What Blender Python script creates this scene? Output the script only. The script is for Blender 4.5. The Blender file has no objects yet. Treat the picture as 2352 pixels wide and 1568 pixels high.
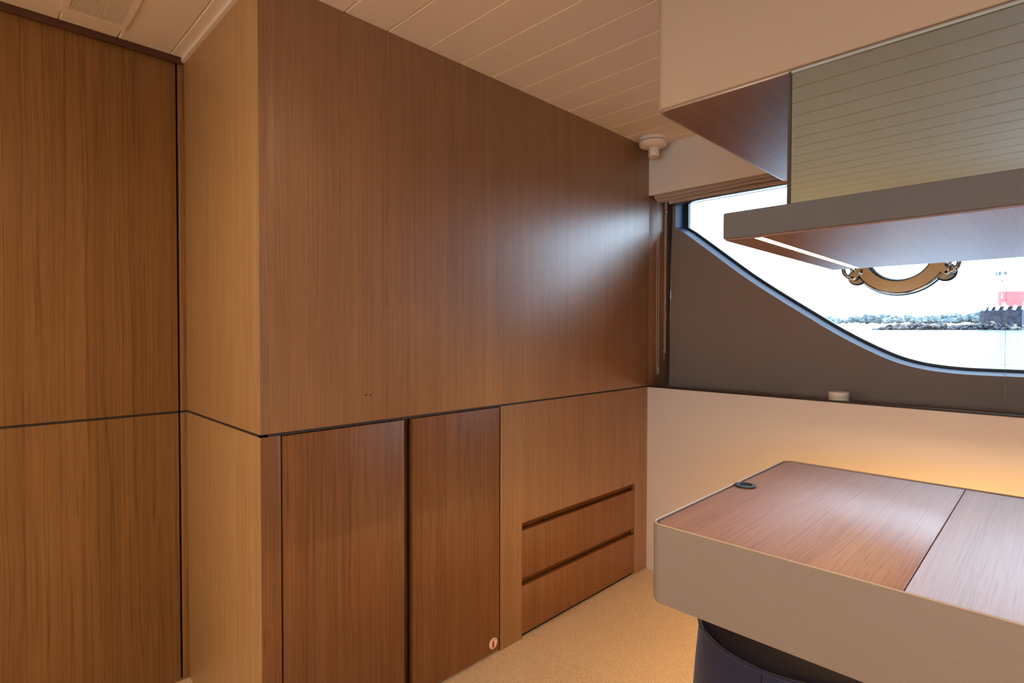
import bpy, bmesh, math, random
from mathutils import Vector, Matrix
random.seed(7)
sc = bpy.context.scene
COL = sc.collection

# ------------------------------------------------------------------ camera
F_PX, YAW, PITCH, ROLL, EYE = 1269.05, math.radians(44.875), math.radians(1.092), math.radians(0.115), 1.1344
fw = Vector((math.cos(YAW) * math.cos(PITCH), math.sin(YAW) * math.cos(PITCH), -math.sin(PITCH)))
r0 = Vector((math.sin(YAW), -math.cos(YAW), 0)); u0 = r0.cross(fw)
rt = math.cos(ROLL) * r0 + math.sin(ROLL) * u0
up = -math.sin(ROLL) * r0 + math.cos(ROLL) * u0
cam_d = bpy.data.cameras.new('camera'); cam = bpy.data.objects.new('camera', cam_d); COL.objects.link(cam)
m3 = Matrix((rt, up, -fw)).transposed()
cam.matrix_world = Matrix.Translation((0, 0, EYE)) @ m3.to_4x4()
cam_d.sensor_width = 36.0; cam_d.lens = 36.0 * F_PX / 2352.0
cam_d.clip_start = 0.02; cam_d.clip_end = 6000
sc.camera = cam

# ------------------------------------------------------------------ world: bright hazy daylight sky
SKY = (0.60, 0.79, 1.0); SKY_STRENGTH = 8.0
w = bpy.data.worlds.new('sky'); sc.world = w; w.use_nodes = True
bgn = w.node_tree.nodes['Background']
bgn.inputs[0].default_value = (*SKY, 1); bgn.inputs[1].default_value = SKY_STRENGTH

# ------------------------------------------------------------------ exposure / lamp levels
sc.view_settings.view_transform = 'Standard'; sc.view_settings.look = 'None'
sc.view_settings.gamma = 1.0; sc.view_settings.use_curve_mapping = False
sc.view_settings.exposure = 0.0
sc.cycles.max_bounces = 6; sc.cycles.diffuse_bounces = 4; sc.cycles.glossy_bounces = 4; sc.cycles.transparent_max_bounces = 8
sc.cycles.caustics_reflective = False; sc.cycles.caustics_refractive = False
sc.cycles.use_adaptive_sampling = True; sc.cycles.adaptive_threshold = 0.06; sc.cycles.adaptive_min_samples = 20
WARM = (1.0, 0.80, 0.55)
LAMP_W = 17.0            # each added ceiling light, unseen
LED_SHELF = 44.0         # emission of the LED strip under the shelf
LED_DESK = 116.0          # emission of the LED strip behind the desk
SHADE_GLOW = 24.0         # glow of the added bedside lamp shades
# added ceiling lights for warm fill, unseen, all behind or above the view
LAMPS = [(0.30, 0.80), (-0.55, 1.40), (-0.75, -0.55), (0.30, -0.85), (-1.45, 1.60), (-1.75, -0.75), (-0.75, -1.95), (0.30, -1.95)]

# room dimensions (metres)
DA, XW, XS, DL, GZ, CZ = 1.3956, 2.3163, 0.5234, 2.006, 0.8728, 2.0
XR, YR = -2.6, -2.8       # far ends behind the camera
XP, XG = 2.5000, 2.5970   # leather window panel, glass
XF = 1.023                # front of desk / overhead unit

# ================================================================== helpers
ORG = {}
def nt(m):
    m.use_nodes = True
    return m.node_tree, m.node_tree.nodes['Principled BSDF']
def simple(name, col, rough=0.5, metal=0.0, emit=None, estr=0.0, spec=0.5, coat=0.0):
    m = bpy.data.materials.new(name); t, b = nt(m)
    b.inputs['Base Color'].default_value = (*col, 1); b.inputs['Roughness'].default_value = rough
    b.inputs['Metallic'].default_value = metal; b.inputs['Specular IOR Level'].default_value = spec
    b.inputs['Coat Weight'].default_value = coat
    if emit: b.inputs['Emission Color'].default_value = (*emit, 1); b.inputs['Emission Strength'].default_value = estr
    return m
def node(t, typ, **kw):
    n = t.nodes.new(typ)
    for k, v in kw.items():
        if k in n.inputs: n.inputs[k].default_value = v
        else: setattr(n, k, v)
    return n
def mixrgb(t, fac, a, b, blend='MIX'):
    n = t.nodes.new('ShaderNodeMix'); n.data_type = 'RGBA'; n.blend_type = blend
    for i, v in ((0, fac), (6, a), (7, b)):
        if hasattr(v, 'is_linked') or hasattr(v, 'links'): t.links.new(v, n.inputs[i])
        elif i == 0: n.inputs[0].default_value = v
        else: n.inputs[i].default_value = (*v, 1)
    return n.outputs[2]

def wood(name, axis, light, dark, rough=0.4, freq=85.0, wave=0.012, streak=0.6, pores=0.35, spec=0.5, lines=0.0, lfreq=45.0):
    """straight-grained veneer, grain running along the given axis"""
    m = bpy.data.materials.new(name); t, b = nt(m)
    tc = node(t, 'ShaderNodeTexCoord')
    # slow wander of the grain
    lo = node(t, 'ShaderNodeMapping'); s = [2.5, 2.5, 2.5]; s[axis] = 1.4; lo.inputs['Scale'].default_value = s
    t.links.new(tc.outputs['Object'], lo.inputs['Vector'])
    ln = node(t, 'ShaderNodeTexNoise', Scale=2.0, Detail=1.0)
    t.links.new(lo.outputs[0], ln.inputs['Vector'])
    sub = node(t, 'ShaderNodeVectorMath', operation='SUBTRACT'); sub.inputs[1].default_value = (.5, .5, .5)
    t.links.new(ln.outputs['Color'], sub.inputs[0])
    sca = node(t, 'ShaderNodeVectorMath', operation='SCALE'); sca.inputs['Scale'].default_value = wave * 4
    t.links.new(sub.outputs[0], sca.inputs[0])
    add = node(t, 'ShaderNodeVectorMath', operation='ADD')
    t.links.new(tc.outputs['Object'], add.inputs[0]); t.links.new(sca.outputs[0], add.inputs[1])
    def nz(f, along, det, rough_=0.6):
        mp = node(t, 'ShaderNodeMapping'); s = [f, f, f]; s[axis] = along; mp.inputs['Scale'].default_value = s
        t.links.new(add.outputs[0], mp.inputs['Vector'])
        n = node(t, 'ShaderNodeTexNoise', Scale=1.0, Detail=det, Roughness=rough_)
        t.links.new(mp.outputs[0], n.inputs['Vector']); return n.outputs['Fac']
    a = nz(freq, 1.1, 2.0); bb = nz(freq * 4.2, 5.0, 1.0); c = nz(freq * 0.16, 0.5, 1.0)
    def ramp(src, p0, p1, c0, c1):
        r = node(t, 'ShaderNodeValToRGB'); r.color_ramp.elements[0].position = p0; r.color_ramp.elements[1].position = p1
        r.color_ramp.elements[0].color = (*c0, 1); r.color_ramp.elements[1].color = (*c1, 1)
        t.links.new(src, r.inputs[0]); return r.outputs[0]
    mid = tuple((x + y) / 2 for x, y in zip(light, dark))
    base = ramp(c, 0.3, 0.7, mid, light)
    st = ramp(a, 0.36, 0.56, (1 - streak,) * 3, (1, 1, 1))
    col = mixrgb(t, 0.75, base, st, 'MULTIPLY')
    po = ramp(bb, 0.34, 0.5, (1 - pores,) * 3, (1, 1, 1))
    col = mixrgb(t, 1.0, col, po, 'MULTIPLY')
    if lines:
        rg = nz(lfreq, 0.26, 0.0)
        m1 = node(t, 'ShaderNodeMath', operation='MULTIPLY'); m1.inputs[1].default_value = 5.0; t.links.new(rg, m1.inputs[0])
        m2 = node(t, 'ShaderNodeMath', operation='PINGPONG'); m2.inputs[1].default_value = 0.5; t.links.new(m1.outputs[0], m2.inputs[0])
        col = mixrgb(t, 1.0, col, ramp(m2.outputs[0], 0.01, 0.12, (1 - lines,) * 3, (1, 1, 1)), 'MULTIPLY')
    t.links.new(col, b.inputs['Base Color'])
    b.inputs['Roughness'].default_value = rough; b.inputs['Specular IOR Level'].default_value = spec
    bp = node(t, 'ShaderNodeBump', Strength=0.12, Distance=0.0008)
    t.links.new(bb, bp.inputs['Height']); t.links.new(bp.outputs[0], b.inputs['Normal'])
    return m

def fabric(name, col, rough=0.8, scale=900.0, amt=0.12, bump=0.25, dist=0.0006, spec=0.3, sheen=0.0):
    """leather / cloth / paint with a fine pebble"""
    m = bpy.data.materials.new(name); t, b = nt(m)
    tc = node(t, 'ShaderNodeTexCoord')
    n = node(t, 'ShaderNodeTexNoise', Scale=scale, Detail=0.0); t.links.new(tc.outputs['Object'], n.inputs['Vector'])
    r = node(t, 'ShaderNodeValToRGB')
    r.color_ramp.elements[0].position = .3; r.color_ramp.elements[1].position = .7
    r.color_ramp.elements[0].color = (*[c * (1 - amt) for c in col], 1); r.color_ramp.elements[1].color = (*[min(1, c * (1 + amt)) for c in col], 1)
    t.links.new(n.outputs['Fac'], r.inputs[0]); t.links.new(r.outputs[0], b.inputs['Base Color'])
    b.inputs['Roughness'].default_value = rough; b.inputs['Specular IOR Level'].default_value = spec
    b.inputs['Sheen Weight'].default_value = sheen
    bp = node(t, 'ShaderNodeBump', Strength=bump, Distance=dist)
    t.links.new(n.outputs['Fac'], bp.inputs['Height']); t.links.new(bp.outputs[0], b.inputs['Normal'])
    return m

def mk(name, verts, faces, mat, parent=None, smooth=False, origin=None):
    verts = [Vector(v) for v in verts]
    if parent is not None: o0 = ORG[parent.name]
    elif origin is not None: o0 = Vector(origin)
    else:
        o0 = Vector([(min(v[i] for v in verts) + max(v[i] for v in verts)) / 2 for i in range(3)])
        o0.z = min(v.z for v in verts)
    me = bpy.data.meshes.new(name)
    me.from_pydata([tuple(v - o0) for v in verts], [], faces)
    mats = mat if isinstance(mat, (list, tuple)) else [mat]
    for x in mats: me.materials.append(x)
    if smooth:
        for p in me.polygons: p.use_smooth = True
    me.update()
    o = bpy.data.objects.new(name, me); COL.objects.link(o)
    if parent is not None: o.parent = parent
    else: o.location = o0
    ORG[o.name] = o0
    return o
def from_bm(name, bm, mat, parent=None, smooth=False, origin=None, angle=None):
    bm.normal_update()
    bm.verts.index_update()
    vs = [v.co.copy() for v in bm.verts]; fs = [[v.index for v in f.verts] for f in bm.faces]
    bm.free()
    o = mk(name, vs, fs, mat, parent, smooth, origin)
    if angle is not None:
        o.data.shade_smooth() if hasattr(o.data, 'shade_smooth') else None
        for p in o.data.polygons: p.use_smooth = True
        o.data.set_sharp_from_angle(angle=math.radians(angle))
    return o
def box_bm(bm, x, y, z):
    vs = [bm.verts.new((x[i], y[j], z[k])) for i in (0, 1) for j in (0, 1) for k in (0, 1)]
    for f in ((0, 1, 3, 2), (4, 6, 7, 5), (0, 4, 5, 1), (2, 3, 7, 6), (0, 2, 6, 4), (1, 5, 7, 3)):
        bm.faces.new([vs[i] for i in f])
def box(name, x, y, z, mat, parent=None, bevel=0.0, seg=2, origin=None):
    bm = bmesh.new(); box_bm(bm, sorted(x), sorted(y), sorted(z))
    if bevel: bmesh.ops.bevel(bm, geom=bm.edges[:], offset=bevel, segments=seg, affect='EDGES', profile=0.5)
    bmesh.ops.recalc_face_normals(bm, faces=bm.faces[:])
    return from_bm(name, bm, mat, parent, origin=origin, angle=40 if bevel else None)
def rrect(x0, x1, y0, y1, r, n=8, rs=None):
    """rounded rectangle, counter-clockwise; rs = radii at (x1,y1),(x0,y1),(x0,y0),(x1,y0)"""
    rs = rs or (r,) * 4
    pts = []
    for (cx, sx, cy, sy, a0), q in zip(((x1, -1, y1, -1, 0), (x0, 1, y1, -1, 90), (x0, 1, y0, 1, 180), (x1, -1, y0, 1, 270)), rs):
        for i in range(n + 1):
            a = math.radians(a0 + 90 * i / n)
            pts.append((cx + sx * q + q * math.cos(a), cy + sy * q + q * math.sin(a)))
    return pts
def prism(name, pts, z0, z1, mat, parent=None, bevel=0.0, seg=3, angle=40, origin=None):
    bm = bmesh.new()
    lo = [bm.verts.new((x, y, z0)) for x, y in pts]; hi = [bm.verts.new((x, y, z1)) for x, y in pts]
    n = len(pts)
    bm.faces.new(lo[::-1]); bm.faces.new(hi)
    for i in range(n): bm.faces.new((lo[i], lo[(i + 1) % n], hi[(i + 1) % n], hi[i]))
    bmesh.ops.recalc_face_normals(bm, faces=bm.faces[:])
    if bevel:
        ed = [e for e in bm.edges if abs(e.verts[0].co.z - e.verts[1].co.z) < 1e-6]
        bmesh.ops.bevel(bm, geom=ed, offset=bevel, segments=seg, affect='EDGES', profile=0.5)
    return from_bm(name, bm, mat, parent, angle=angle, origin=origin)
def yzprism(name, pts, x0, x1, mat, parent=None, origin=None, angle=30):
    """polygon in (y,z) extruded along x"""
    bm = bmesh.new()
    a = [bm.verts.new((x0, y, z)) for y, z in pts]; b = [bm.verts.new((x1, y, z)) for y, z in pts]
    n = len(pts); bm.faces.new(a); bm.faces.new(b[::-1])
    for i in range(n): bm.faces.new((a[i], b[i], b[(i + 1) % n], a[(i + 1) % n]))
    bm.normal_update(); bmesh.ops.triangulate(bm, faces=[f for f in bm.faces if len(f.verts) > 4])
    bmesh.ops.recalc_face_normals(bm, faces=bm.faces[:])
    return from_bm(name, bm, mat, parent, origin=origin, angle=angle)
def xzprism(name, pts, y0, y1, mat, parent=None, origin=None):
    bm = bmesh.new()
    a = [bm.verts.new((x, y0, z)) for x, z in pts]; b = [bm.verts.new((x, y1, z)) for x, z in pts]
    n = len(pts); bm.faces.new(a); bm.faces.new(b[::-1])
    for i in range(n): bm.faces.new((a[i], b[i], b[(i + 1) % n], a[(i + 1) % n]))
    bm.normal_update(); bmesh.ops.triangulate(bm, faces=[f for f in bm.faces if len(f.verts) > 4])
    bmesh.ops.recalc_face_normals(bm, faces=bm.faces[:])
    return from_bm(name, bm, mat, parent, origin=origin)
def lathe(name, prof, c, mat, parent=None, n=40, axis='z', angle=35, origin=None, closed=False):
    """profile [(r, h)...] around a vertical axis at c, or along x for axis='x'"""
    if tuple(prof[0]) == tuple(prof[-1]) and len(prof) > 3: prof, closed = prof[:-1], True
    vs, fs = [], []
    for r, h in prof:
        for i in range(n):
            a = 2 * math.pi * i / n
            if axis == 'z': vs.append((c[0] + r * math.cos(a), c[1] + r * math.sin(a), c[2] + h))
            else: vs.append((c[0] + h, c[1] + r * math.cos(a), c[2] + r * math.sin(a)))
    k = len(prof)
    rng = range(k) if closed else range(k - 1)
    for j in rng:
        j2 = (j + 1) % k
        for i in range(n):
            fs.append((j * n + i, j * n + (i + 1) % n, j2 * n + (i + 1) % n, j2 * n + i))
    if not closed:
        if prof[0][0] > 1e-6: fs.append(tuple(range(n))[::-1])
        if prof[-1][0] > 1e-6: fs.append(tuple((k - 1) * n + i for i in range(n)))
    bm = bmesh.new(); bv = [bm.verts.new(v) for v in vs]
    for f in fs: bm.faces.new([bv[i] for i in f])
    bmesh.ops.remove_doubles(bm, verts=bm.verts[:], dist=1e-6)
    bmesh.ops.recalc_face_normals(bm, faces=bm.faces[:])
    return from_bm(name, bm, mat, parent, angle=angle, origin=origin)
def tube(name, path, r, mat, parent=None, n=8, origin=None):
    vs, fs = [], []
    path = [Vector(p) for p in path]
    for i, p in enumerate(path):
        d = (path[min(i + 1, len(path) - 1)] - path[max(i - 1, 0)]).normalized()
        a = d.orthogonal().normalized() if abs(d.z) < .99 else Vector((1, 0, 0)); a = (a - d * a.dot(d)).normalized(); b = d.cross(a)
        for k in range(n):
            t = 2 * math.pi * k / n; vs.append(p + r * (math.cos(t) * a + math.sin(t) * b))
    for i in range(len(path) - 1):
        for k in range(n): fs.append((i * n + k, i * n + (k + 1) % n, (i + 1) * n + (k + 1) % n, (i + 1) * n + k))
    fs.append(tuple(range(n))[::-1]); fs.append(tuple((len(path) - 1) * n + k for k in range(n)))
    return mk(name, vs, fs, mat, parent, smooth=True, origin=origin)
def tag(o, label, cat, group=None, kind=None):
    o['label'] = label; o['category'] = cat
    if group: o['group'] = group
    if kind: o['kind'] = kind
    return o
def thing(name, loc, label=None, cat=None, group=None, kind=None):
    o = bpy.data.objects.new(name, None); COL.objects.link(o); o.location = loc
    o.empty_display_size = 0.1
    ORG[o.name] = Vector(loc)
    if label: o['label'] = label
    if cat: o['category'] = cat
    if group: o['group'] = group
    if kind: o['kind'] = kind
    return o
def struct(o, label=None):
    o['kind'] = 'structure'
    if label: o['label'] = label
    return o

# ================================================================== materials
W_L, W_D = (0.375, 0.195, 0.068), (0.25, 0.118, 0.037)
wood_v = wood('teak_veneer_vertical', 2, (0.325, 0.155, 0.060), (0.215, 0.094, 0.033), rough=0.36, freq=150, wave=0.003, streak=0.24, pores=0.22, spec=.70, lines=.2, lfreq=60)
wood_left = wood('teak_veneer_flamed', 2, W_L, W_D, rough=0.42, freq=110, wave=0.0030, streak=0.22, pores=0.18, lines=.30, lfreq=42)
wood_door = wood('teak_veneer_door', 2, (0.265, 0.110, 0.038), (0.175, 0.065, 0.020), rough=0.42, freq=110, wave=0.003, streak=0.22, pores=0.2, lines=.26, lfreq=48)
wood_lamplit = wood('teak_veneer_lamplit', 2, (0.52, 0.305, 0.125), (0.42, 0.235, 0.09), rough=0.42, freq=170, wave=0.003, streak=0.2, pores=0.2, lines=.14, lfreq=80)  # brighter teak copy: lamplight on the return wall put into its colour
wood_desk = wood('teak_desk_top', 0, (0.58, 0.335, 0.26), (0.48, 0.27, 0.205), rough=0.42, freq=130, wave=0.004, streak=0.12, pores=0.18, spec=.75, lines=.13, lfreq=70)
wood_under = wood('teak_underside', 0, (0.33, 0.175, 0.13), (0.23, 0.115, 0.082), spec=1.0, rough=0.30, freq=190, wave=0.002, streak=0.20, pores=0.32)
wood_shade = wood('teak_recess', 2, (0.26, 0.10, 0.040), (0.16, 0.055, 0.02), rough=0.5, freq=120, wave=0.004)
cb_ = wood_v.node_tree.nodes['Principled BSDF']; cb_.inputs['Coat Weight'].default_value = 1.0; cb_.inputs['Coat Roughness'].default_value = 0.58
inlay = simple('dark_inlay', (0.035, 0.030, 0.034), 0.5)
black = simple('black_gap', (0.006, 0.006, 0.007), 0.7)
leather_cream = fabric('cream_leather', (0.50, 0.395, 0.30), 0.62, 1100, .06, .3, .0005)
leather_desk = fabric('taupe_leather', (0.36, 0.305, 0.265), 0.6, 1100, .07, .35, .0005)
leather_shelf = fabric('grey_taupe_leather', (0.145, 0.148, 0.155), 0.6, 1100, .06, .3, .0005)
leather_brown = fabric('brown_leather_panel', (0.27, 0.225, 0.20), 0.6, 1000, .10, .3, .0005)
wall_cream = fabric('cream_wall_covering', (0.88, 0.83, 0.765), 0.75, 700, .03, .2, .0004)
ceil_mat = fabric('cream_ceiling_board', (0.80, 0.70, 0.59), 0.6, 900, .03, .15, .0003)
ceil_edge = simple('board_chamfer_lit', (0.88, 0.80, 0.68), 0.5)  # paler than the boards, standing in for lamplight on the groove facets
white_pl = fabric('white_plastic', (0.80, 0.72, 0.64), 0.45, 300, .01, .02, .0002)
pale_trim = simple('pale_edge_trim', (0.78, 0.76, 0.72), 0.25, 0.6)
chrome = simple('polished_steel', (0.70, 0.76, 0.80), 0.06, 1.0)
chrome_d = simple('dark_steel', (0.42, 0.45, 0.47), 0.18, 1.0)  # darker, duller steel for lugs, pins, bars and bezels
gasket = simple('black_rubber_gasket', (0.022, 0.035, 0.045), 0.45)
liner_mat = simple('reveal_sky_tint', (0.042, 0.095, 0.27), 0.5, spec=.25)  # the sky's blue on the reveal put into its base colour
linen = fabric('taupe_linen', (0.46, 0.37, 0.32), 0.85, 1500, .18, .5, .0006)
bead_mat = simple('clear_bead', (0.85, 0.84, 0.78), 0.2, 0.0)
clear_pl = simple('clear_plastic', (0.55, 0.50, 0.44), 0.12); clear_pl.node_tree.nodes['Principled BSDF'].inputs['Transmission Weight'].default_value = 0.6
navy = bpy.data.materials.new('navy_twill')
t, b = nt(navy)
tc = node(t, 'ShaderNodeTexCoord'); mp = node(t, 'ShaderNodeMapping'); mp.inputs['Rotation'].default_value = (0.5, 0.5, 0.6)
t.links.new(tc.outputs['Object'], mp.inputs['Vector'])
wv = node(t, 'ShaderNodeTexWave', Scale=95.0, Distortion=0.6, Detail=2.0); wv.inputs['Detail Scale'].default_value = 3
t.links.new(mp.outputs[0], wv.inputs['Vector'])
rr = node(t, 'ShaderNodeValToRGB'); rr.color_ramp.elements[0].color = (0.015, 0.018, 0.048, 1); rr.color_ramp.elements[1].color = (0.046, 0.052, 0.125, 1)
t.links.new(wv.outputs[0], rr.inputs[0]); t.links.new(rr.outputs[0], b.inputs['Base Color'])
b.inputs['Roughness'].default_value = 0.9; b.inputs['Sheen Weight'].default_value = 0.2
navy_shaded = fabric('navy_twill_top_shaded', (0.026, 0.026, 0.048), 0.9, 900, .2, .3, .0006)  # darker twill copy: the desk's shade painted onto the seat top

mirror_m = simple('smoked_mirror', (0.325, 0.425, 0.495), 0.008, 1.0)
# window glass: clear pane with a thin reflection, lets the light straight through
glass = bpy.data.materials.new('window_glass'); glass.use_nodes = True; t = glass.node_tree; t.nodes.clear()
out = t.nodes.new('ShaderNodeOutputMaterial'); tr = t.nodes.new('ShaderNodeBsdfTransparent'); gl = t.nodes.new('ShaderNodeBsdfGlossy')
tr.inputs[0].default_value = (0.97, 0.985, 0.99, 1); gl.inputs['Roughness'].default_value = 0.0
fr = t.nodes.new('ShaderNodeFresnel'); fr.inputs[0].default_value = 1.45; mx = t.nodes.new('ShaderNodeMixShader')
t.links.new(fr.outputs[0], mx.inputs[0]); t.links.new(tr.outputs[0], mx.inputs[1]); t.links.new(gl.outputs[0], mx.inputs[2]); t.links.new(mx.outputs[0], out.inputs[0])
# carpet: looped wool in rows
carpet = bpy.data.materials.new('loop_carpet'); t, b = nt(carpet)
tc = node(t, 'ShaderNodeTexCoord'); mp = node(t, 'ShaderNodeMapping'); mp.inputs['Scale'].default_value = (150, 210, 1); mp.inputs['Rotation'].default_value = (0, 0, 0.0)
t.links.new(tc.outputs['Object'], mp.inputs['Vector'])
nz = node(t, 'ShaderNodeTexNoise', Scale=0.35, Detail=2.0); t.links.new(mp.outputs[0], nz.inputs['Vector'])
vm = node(t, 'ShaderNodeVectorMath', operation='MULTIPLY_ADD'); t.links.new(nz.outputs['Color'], vm.inputs[0]); vm.inputs[1].default_value = (.7, .7, 0); t.links.new(mp.outputs[0], vm.inputs[2])
vo = node(t, 'ShaderNodeTexVoronoi', Scale=1.0, Randomness=0.55); t.links.new(vm.outputs[0], vo.inputs['Vector'])
rr = node(t, 'ShaderNodeValToRGB'); rr.color_ramp.elements[0].position = 0.15; rr.color_ramp.elements[1].position = 0.85
rr.color_ramp.elements[0].color = (0.92, 0.73, 0.52, 1); rr.color_ramp.elements[1].color = (0.66, 0.50, 0.34, 1)
t.links.new(vo.outputs['Distance'], rr.inputs[0]); t.links.new(rr.outputs[0], b.inputs['Base Color'])
b.inputs['Roughness'].default_value = 0.95; b.inputs['Specular IOR Level'].default_value = 0.1
inv = node(t, 'ShaderNodeMath', operation='SUBTRACT'); inv.inputs[0].default_value = 1.0; t.links.new(vo.outputs['Distance'], inv.inputs[1])
bp = node(t, 'ShaderNodeBump', Strength=0.8, Distance=0.003); t.links.new(inv.outputs[0], bp.inputs['Height']); t.links.new(bp.outputs[0], b.inputs['Normal'])
led_m = simple('led_diffuser', (1, .9, .75), 0.5, emit=(1.0, 0.62, 0.27), estr=LED_SHELF)
led_desk_m = simple('led_diffuser_desk', (1, .9, .75), 0.5, emit=(1.0, 0.60, 0.26), estr=LED_DESK)
lens_m = simple('added_downlight_lens', (1, .95, .85), 0.5, emit=(1.0, 0.72, 0.42), estr=12.0)

# ================================================================== the room
floor = struct(box('floor', (XR, XW + .02), (YR, DL + .02), (-0.02, 0.0), carpet), 'sand coloured loop pile carpet')

# ---- ceiling: backing plus single boards running across the cabin
ceiling = struct(box('ceiling', (XR - .02, XW + .25), (YR - .02, DL + .1), (CZ + .012, CZ + .03), ceil_edge), 'cream boarded ceiling')
P = 0.1362
VX0, VX1 = 0.2104, 0.3466
k = -21
def board(x0, x1, y0, y1):
    c = 0.0034
    pts = [(x0 + .0004, CZ + .0115), (x0 + .0004, CZ + c), (x0 + .0004 + c, CZ), (x1 - .0004 - c, CZ), (x1 - .0004, CZ + c), (x1 - .0004, CZ + .0115)]
    o = xzprism('ceiling_board', pts, y0, y1, ceil_mat, ceiling)
    o.data.materials.append(ceil_edge)
    for p_ in o.data.polygons:
        if 0.2 < abs(p_.normal.x) < .95: p_.material_index = 1
while True:
    x0 = 0.2104 + P * k; x1 = x0 + P; k += 1
    if x0 > XW: break
    xa, xb = max(x0, XR), min(x1, XW + .002)
    if xb - xa < 0.01: continue
    if xb <= XS + 0.001 or xa < XS: yend = DL
    else: yend = DA + .004
    if xa < XS < xb:      # the board that meets the corner of the projecting wall
        board(xa, XS, YR, DL); board(XS, xb, YR, DA + .004); continue
    if abs(xa - VX0) < .001:
        board(xa, xb, YR, 1.600); board(xa, xb, 1.930, DL); continue
    board(xa, xb, YR, yend)
# bead along the top of the return wall and dark trim over the left wall
struct(box('trim_1', (XS - .0105, XS), (DA, DL), (CZ - .012, CZ + .002), ceil_mat), 'cream bead above the narrow wood return')
struct(box('trim_2', (XR, XS - .011), (DL - .012, DL), (CZ - .021, CZ), simple('mahogany_strip', (.10, .040, .026), .5), bevel=.001), 'dark strip along the top of the left wall')

# ---- wood walls
def panel_wall(name, label):
    e = thing(name, (0, 0, 0), kind='structure'); e['label'] = label
    return e
wl = panel_wall('wall_left', 'teak panelled wall with a dark horizontal line at the far left')
ORG[wl.name] = Vector((-.5, DL, 0)); wl.location = (-.5, DL, 0)
box('backing', (XR, XS + .01), (DL + .018, DL + .04), (0, CZ + .02), black, wl)
g0, g1 = 0.8690, 0.8762
XGAP0, XGAP1 = 0.4985, 0.5048
for a, bx_ in ((XR, XGAP0), (XGAP1, XS + .004)):
    box('upper_panel', (a, bx_), (DL, DL + .018), (g1, CZ + .005), wood_left, wl, bevel=.0012)
    box('lower_panel', (a, bx_), (DL, DL + .018), (0.0, g0), wood_left, wl, bevel=.0012)
    box('inlay_strip', (a, bx_), (DL + .0035, DL + .018), (g0, g1), inlay, wl)

wr = panel_wall('wall_return', 'narrow teak return, coloured brighter as if lamplit, between the left wall and the long wall')
wr.location = (XS, 1.7, 0); ORG[wr.name] = Vector((XS, 1.7, 0))
box('upper_panel', (XS, XS + .02), (DA + .0005, DL + .001), (g1, CZ + .005), wood_lamplit, wr, bevel=.0008)
box('lower_panel', (XS, XS + .02), (DA + .0005, DL + .001), (0, g0), wood_lamplit, wr, bevel=.0008)
box('inlay_strip', (XS + .003, XS + .02), (DA + .003, DL), (g0, g1), inlay, wr)

wb = panel_wall('wall_back', 'long teak veneer wall above the cupboards, catching the window light')
wb.location = (1.4, DA, 0); ORG[wb.name] = Vector((1.4, DA, 0))
box('upper_panel', (XS + .0205, XW + .006), (DA, DA + .02), (g1, CZ + .005), wood_v, wb, bevel=.0008)
box('end_panel', (XW + .007, XP + .09), (DA + .001, DA + .02), (g1 - .02, CZ + .005), wood_v, wb, bevel=.0006)
box('corner_post', (XS + .0008, XS + .0204), (DA, DA + .02), (g1, CZ + .005), wood_v, wb)
box('inlay_strip', (XS + .003, XW + .006), (DA + .003, DA + .02), (g0, g1), inlay, wb)
box('backing', (XS + .02, XW + .3), (DA + .055, DA + .07), (g0, CZ + .02), wood_shade, wb)
box('light_seal', (XW + .005, XW + .02), (DA + .0202, DA + .055), (g0, CZ + .02), inlay, wb)  # added to seal the corner against outside light
for sx in (0.8148, 0.8301):
    lathe('screw_hole', [(0.0, -.0012), (0.0022, -.0012), (0.0026, .0)], (sx, DA, 0.9514), black, wb, n=12, axis='x')
    o = wb.children[-1] if wb.children else None
for o in [c for c in COL.objects if c.name.startswith('screw_hole')]:
    # turn the discs to face the room
    for v in o.data.vertices:
        lx, ly = v.co.x, v.co.y
    cx = 0.8148 if o.name == 'screw_hole' else 0.8301
    lc = Vector((cx, DA, 0.9514)) - ORG[wb.name]
    for v in o.data.vertices:
        d = v.co - lc; v.co = lc + Vector((d.y, d.x * 0.5 + 0.0002 - .0004, d.z))

# ---- built-in cupboard below the long wall
cup = thing('built_in_cupboard', (0.94, DA, 0), 'low teak cupboard with two doors and a recessed pull slot between them', 'cupboard')
ZT = 0.8665
box('filler_panel', (XS + .001, 0.5738), (DA, DA + .02), (0, g0), wood_door, cup, bevel=.0008)
box('carcass', (0.5738, 1.3450), (DA + .040, DA + .054), (0, g0), wood_shade, cup)
box('carcass_side', (0.5738, 0.5760), (DA + .012, DA + .040), (0, g0), black, cup)
box('toe_strip', (0.58, 1.343), (DA + .016, DA + .03), (0, .02), black, cup)
d1 = box('door', (0.5780, 0.9432), (DA - .001, DA + .019), (0.010, ZT), wood_door, cup, bevel=.0012)
d2 = box('door', (0.9730, 1.3392), (DA - .001, DA + .019), (0.010, ZT), wood_door, cup, bevel=.0012)
sl = box('pull_recess', (0.9432, 0.9730), (DA + .024, DA + .038), (0.0, 0.8400), wood_shade, cup)
box('recess_cap', (0.9432, 0.9730), (DA + .022, DA + .038), (0.8425, g0), wood_shade, cup)
box('edge_shadow', (0.9700, 0.9730), (DA + .0192, DA + .0245), (0.0, g0), black, cup)
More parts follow.
